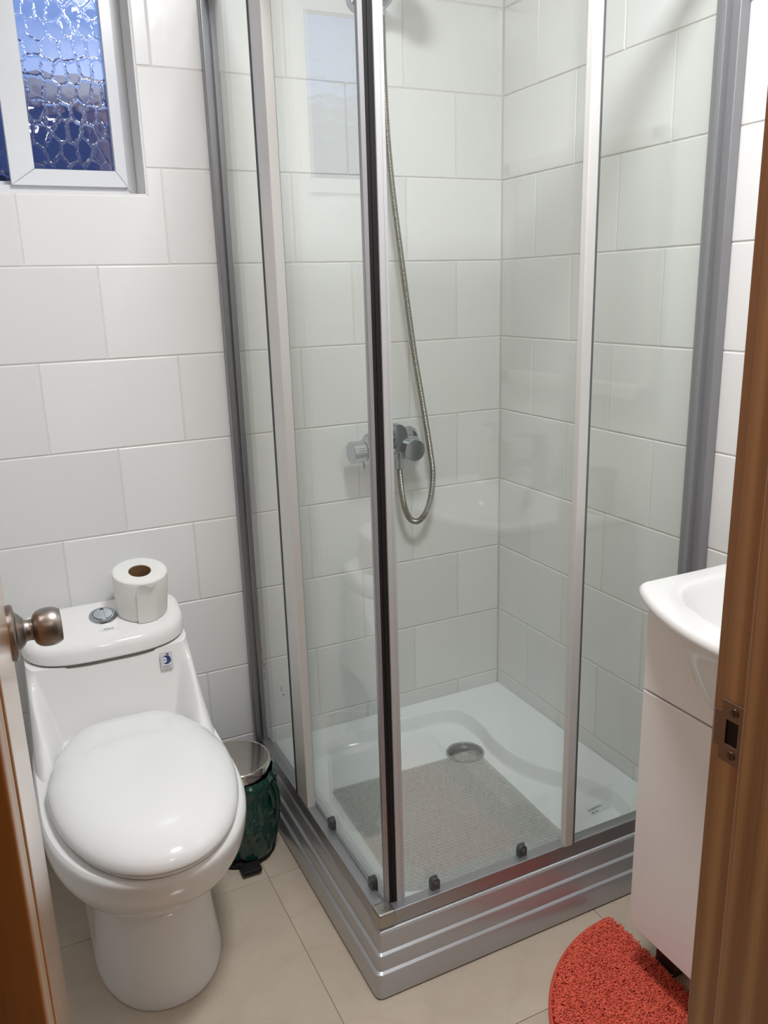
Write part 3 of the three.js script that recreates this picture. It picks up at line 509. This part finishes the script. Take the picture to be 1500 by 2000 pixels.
{
  const t = thing('shower_clip', 'chrome wall clip holding the hand shower', 'holder');
  mesh('wall_plate', [cyl(.026, .016, 'z', -.405, 1.962, .009, .022)], chrome, t); mesh('arm', [tube([[-.405, 1.962, .014], [-.404, 1.958, .04], [-.398, 1.952, .058]], .011, 20, 16)], chrome, t);
  mesh('cradle', [creased(lathe([[.0155, -.014], [.020, -.014], [.022, .0], [.022, .016], [.0155, .016], [.0155, -.014]], 40), .6).rotateX(.9).rotateZ(-.2).translate(-.3725, 1.953, .077)], chrome, t);
}

// ---------------------------------------------------------------- vanity, basin and what stands on it
const VZ0 = .926, VZ1 = 1.405, VX = -.310;
{
  const t = thing('vanity_cabinet', 'white vanity cabinet on short metal legs under the washbasin', 'cabinet');
  mesh('carcass', [span(VX + .018, -.004, .12, .785, VZ0, VZ0 + .016, .0015), span(VX + .018, -.004, .12, .785, VZ1 - .016, VZ1, .0015), span(VX + .018, -.004, .12, .136, VZ0 + .016, VZ1 - .016, .0015), span(-.020, -.004, .136, .60, VZ0 + .016, VZ1 - .016, .0015)], melamine, t);
  const mid = (VZ0 + VZ1) / 2;
  for (const [a, b] of [[VZ0, mid - .0015], [mid + .0015, VZ1]]) { mesh('door', span(VX, VX + .017, .117, .6165, a, b, .0018), melamine, t); }
  mesh('fascia', span(VX, VX + .017, .6205, .785, VZ0, VZ1, .0018), melamine, t);
  for (const [x, z] of [[-.220, .958], [-.220, 1.37], [-.04, .958], [-.04, 1.37]]) mesh('leg', [span(x - .022, x + .022, .004, .12, z - .024, z + .024, .003), span(x - .0235, x + .0235, 0, .006, z - .0255, z + .0255, .002)], S(0x6d6462, .3, { metalness: .85 }), t);
}
{
  const t = thing('washbasin', 'white ceramic washbasin with bowed front edge on the vanity', 'basin');
  const cx = -.19, cz = (VZ0 + VZ1) / 2 + .002, N = 288, zA = .914, zB = 1.418;
  const outline = (() => { const p = [[-.002, zA], [-.318, zA], [-.330, zA + .008]]; for (let k = 1; k < 120; k++) { const f = k / 120, z = mix(zA + .016, zB - .016, f); p.push([-.336 - .077 * Math.pow(Math.sin(f * Math.PI), .85), z]); } p.push([-.330, zB - .008], [-.318, zB], [-.002, zB]); return p; })();
  const radial = (a) => { const dx = Math.cos(a), dz = Math.sin(a); let best = 9; for (let i = 0; i < outline.length; i++) { const [x1, z1] = outline[i], [x2, z2] = outline[(i + 1) % outline.length]; const ex = x2 - x1, ez = z2 - z1, den = dx * ez - dz * ex; if (Math.abs(den) < 1e-9) continue; const t0 = ((x1 - cx) * ez - (z1 - cz) * ex) / den, u = ((x1 - cx) * dz - (z1 - cz) * dx) / den; if (t0 > 0 && u >= -1e-6 && u <= 1 + 1e-6) best = Math.min(best, t0); } return best; };
  const rad = []; for (let i = 0; i < N; i++) rad.push(radial(i / N * Math.PI * 2));
  const out = (k, y) => rad.map((r, i) => { const a = i / N * Math.PI * 2; return [cx + Math.cos(a) * (r - k), y, cz + Math.sin(a) * (r - k)]; });
  const oval = (ax, az, y, ox = -.026) => rad.map((r, i) => { const a = i / N * Math.PI * 2; const c = Math.cos(a), s = Math.sin(a), q = Math.pow(Math.pow(Math.abs(c) / ax, 2.6) + Math.pow(Math.abs(s) / az, 2.6), -1 / 2.6); return [cx + ox + c * q, y, cz + s * q]; });
  // belly: under the lip the body draws in to a round bowl that bulges through the fascia
  const belly = (f, y) => rad.map((r, i) => { const a = i / N * Math.PI * 2, c = Math.cos(a), s = Math.sin(a); const q = Math.pow(Math.pow(Math.abs(c) / (.196 * f), 2.2) + Math.pow(Math.abs(s) / (.185 * f), 2.2), -1 / 2.2), e = Math.pow(Math.pow(q, -7) + Math.pow(r - .012, -7), -1 / 7); return [cx + c * e, y, cz + s * e]; });
  const lerp = (A, B, f) => A.map((p, i) => p.map((v, k) => mix(v, B[i][k], f)));
  const low = belly(1.02, .745), lip = out(.010, .797);
  const R = [belly(.62, .645), belly(.80, .664), belly(.93, .70), low, ...[.2, .4, .6, .8].map((f) => lerp(low, lip, f).map(([x, y, z]) => [x, mix(.745, .797, Math.pow(f, .6)), z])), lip, ...Array.from({ length: 19 }, (_, i) => { const a = mix(-1.25, 1.5708, i / 18); return out(.0105 - .0105 * Math.cos(a), .8095 + .011 * Math.sin(a)); }), lerp(out(.02, .8205), oval(.148, .210, .8205), .6), oval(.142, .206, .8204), oval(.138, .203, .8190), oval(.134, .199, .8155), oval(.128, .193, .807), oval(.120, .183, .795), oval(.108, .164, .772), oval(.088, .135, .742), oval(.055, .085, .722), oval(.022, .024, .715)];
  mesh('bowl', loft(R, true, true, 1.3), P(0xe6e5e3, .08), t);
  mesh('overflow', [cyl(.010, .004, 'x', -.105, .79, cz, .010, 24)], chrome, t);
  mesh('waste', [cyl(.021, .004, 'y', cx - .018, .7165, cz)], chrome, t);
}
{
  const t = thing('basin_tap', 'chrome single-lever basin tap with flat spout behind the washbasin', 'tap', [-.062, .8205, 1.168]);
  mesh('body', [cyl(.024, .008, 'y', 0, .004, 0), cyl(.0195, .10, 'y', 0, .055, 0)], chrome, t);
  mesh('spout', [box(.11, .018, .03, -.058, .075, 0, .006), cyl(.011, .012, 'y', -.10, .062, 0)], chrome, t);
  mesh('lever', [cyl(.0195, .026, 'y', 0, .121, 0), box(.095, .008, .022, -.04, .138, 0, .003).rotateZ(-.08)], chrome, t);
}
{
  const soap = P(0xc9c096, .25, { transmission: .15, thickness: 0 });
  const t = thing('soap_dispenser', 'cream square soap dispenser with chrome pump on the washbasin rim', 'soap dispenser', [-.085, .8208, 1.335]);
  mesh('bottle', box(.066, .098, .066, 0, .049, 0, .008), soap, t); mesh('pump', [cyl(.017, .014, 'y', 0, .105, 0), cyl(.006, .035, 'y', 0, .128, 0), box(.045, .009, .012, -.014, .147, 0, .003)], chrome, t);
  const c = thing('tumbler', 'cream square tumbler on the near rim end of the washbasin', 'tumbler', [-.075, .8208, .962]);
  mesh('cup', creased(lathe([[0, 0], [.031, 0], [.034, .003], [.036, .095], [.035, .097], [.033, .095], [.031, .008], [0, .008]], 40), .6), soap, c);
}
{
  const t = thing('wall_mirror', 'framed wall mirror above the washbasin seen reflected in the shower glass', 'mirror');
  const x0 = -.030, y0 = 1.07, y1 = 1.62, z0 = .875, z1 = 1.39, w = .035;
  mesh('back_board', span(-.012, -.001, y0 + .005, y1 - .005, z0 + .005, z1 - .005, .002), melamine, t);
  for (const g of [span(x0, -.012, y0, y0 + w, z0, z1, .006), span(x0, -.012, y1 - w, y1, z0, z1, .006), span(x0, -.012, y0, y1, z0, z0 + w, .006), span(x0, -.012, y0, y1, z1 - w, z1, .006)]) mesh('frame_bar', g, S(0xcfcac2, .35), t);
  mesh('mirror_glass', span(-.016, -.0125, y0 + .02, y1 - .02, z0 + .02, z1 - .02, 0), S(0xdfe4e4, .02, { metalness: 1 }), t);
}

// ---------------------------------------------------------------- red half-moon rug
{
  const R = .312, zc = 1.118, X0 = -.252;
  const t = thing('bath_rug', 'red shaggy half-moon rug on the floor before the vanity', 'rug', [X0, 0, zc]);
  const arc = []; for (let k = 0; k <= 60; k++) { const a = Math.PI / 2 + k / 60 * Math.PI; arc.push([Math.cos(a) * R * .985, Math.sin(a) * R]); }
  const sh = new THREE.Shape(arc.map(([x, z]) => new THREE.Vector2(x, -z)));
  mesh('backing', new THREE.ExtrudeGeometry(sh, { depth: .003, bevelEnabled: true, bevelSize: .0012, bevelThickness: .001, bevelSegments: 1 }).rotateX(-Math.PI / 2).translate(0, .001, 0), rugBack, t);
  mesh('binding', tube([...arc.map(([x, z]) => [x, .006, z])], .0042, 160, 8), S(0xd4553f, .9), t);
  const tuft = (() => { const g = new THREE.CylinderGeometry(.0016, .0021, .014, 5, 3, false); const p = g.attributes.position; for (let i = 0; i < p.count; i++) { const y = p.getY(i) + .007; p.setX(i, p.getX(i) + y * y * 26); p.setY(i, y); if (y > .013) { p.setX(i, p.getX(i) * .9 + .0005); } } g.computeVertexNormals(); return g; })();
  seed = 99; const list = []; while (list.length < 27000) { const x = -rnd() * R, z = (rnd() * 2 - 1) * R; if (Math.hypot(x / .985, z) > R - .010 + .004 * rnd()) continue; list.push([x, z]); }
  const im = new THREE.InstancedMesh(tuft, rugMat, list.length), d = new THREE.Object3D(), col = new THREE.Color();
  list.forEach(([x, z], i) => { d.position.set(x, .003, z); { const e = Math.hypot(x / .985, z) > R - .022 ? .4 : 1; d.rotation.set(rr(-.5, .5) * e, rnd() * 6.283, rr(-.5, .5) * e, 'YXZ'); }; d.scale.set(rr(.8, 1.2), rr(.7, 1.1), rr(.8, 1.2)); d.updateMatrix(); im.setMatrixAt(i, d.matrix); const k = rr(.8, 1.15); im.setColorAt(i, col.setRGB(k, k * rr(.9, 1.1), k)); });
  im.name = 'pile'; im.userData.kind = 'stuff'; shade(im); t.add(im);
}

// ---------------------------------------------------------------- lamps
RectAreaLightUniformsLib.init();
{
  const L = LAMP, h = L.size / 2, t = thing('ceiling_lamp', 'square flush LED lamp on the bathroom ceiling', 'lamp', [L.pos[0], CEIL, L.pos[2]]);
  for (const g of [span(-h - .012, h + .012, -.034, 0, -h - .012, -h, .003), span(-h - .012, h + .012, -.034, 0, h, h + .012, .003), span(-h - .012, -h, -.034, 0, -h, h, .003), span(h, h + .012, -.034, 0, -h, h, .003)]) mesh('frame_bar', g, aluWhite, t);
  mesh('diffuser', span(-h, h, -.030, -.004, -h, h, .001), new THREE.MeshStandardMaterial({ color: 0xffffff, roughness: .5, emissive: new THREE.Color(...L.color), emissiveIntensity: 14 }), t);
  const a = new THREE.RectAreaLight(new THREE.Color(...L.color), L.power, L.size, L.size); a.position.set(L.pos[0], L.pos[1], L.pos[2]); a.lookAt(L.pos[0], 0, L.pos[2] + 1e-4); scene.add(a);
}
function lamp(L, name, label) {
  const t = thing(name, label, 'lamp', [L.pos[0], CEIL, L.pos[2]]);
  mesh('lamp_base', creased(lathe([[0, 0], [.095, 0], [.095, -.016], [.088, -.020], [0, -.020]], 48), .6), aluWhite, t);
  const glow = new THREE.MeshStandardMaterial({ color: 0xffffff, roughness: .5, emissive: new THREE.Color(...L.color), emissiveIntensity: L.power * .55 });
  mesh('lamp_shade', lathe([[.084, -.020], [.086, -.05], [.080, -.085], [.064, -.112], [.04, -.128], [0, -.134]].reverse(), 48), glow, t);
  const p = new THREE.PointLight(new THREE.Color(...L.color), L.power, 0, 2); p.position.set(...L.pos); p.castShadow = true; p.shadow.radius = 3; p.shadow.mapSize.set(1024, 1024); p.shadow.bias = -.001; scene.add(p);
}
lamp(HALL, 'hall_lamp', 'round opal ceiling lamp in the hall behind the doorway');

renderer.render(scene, camera);
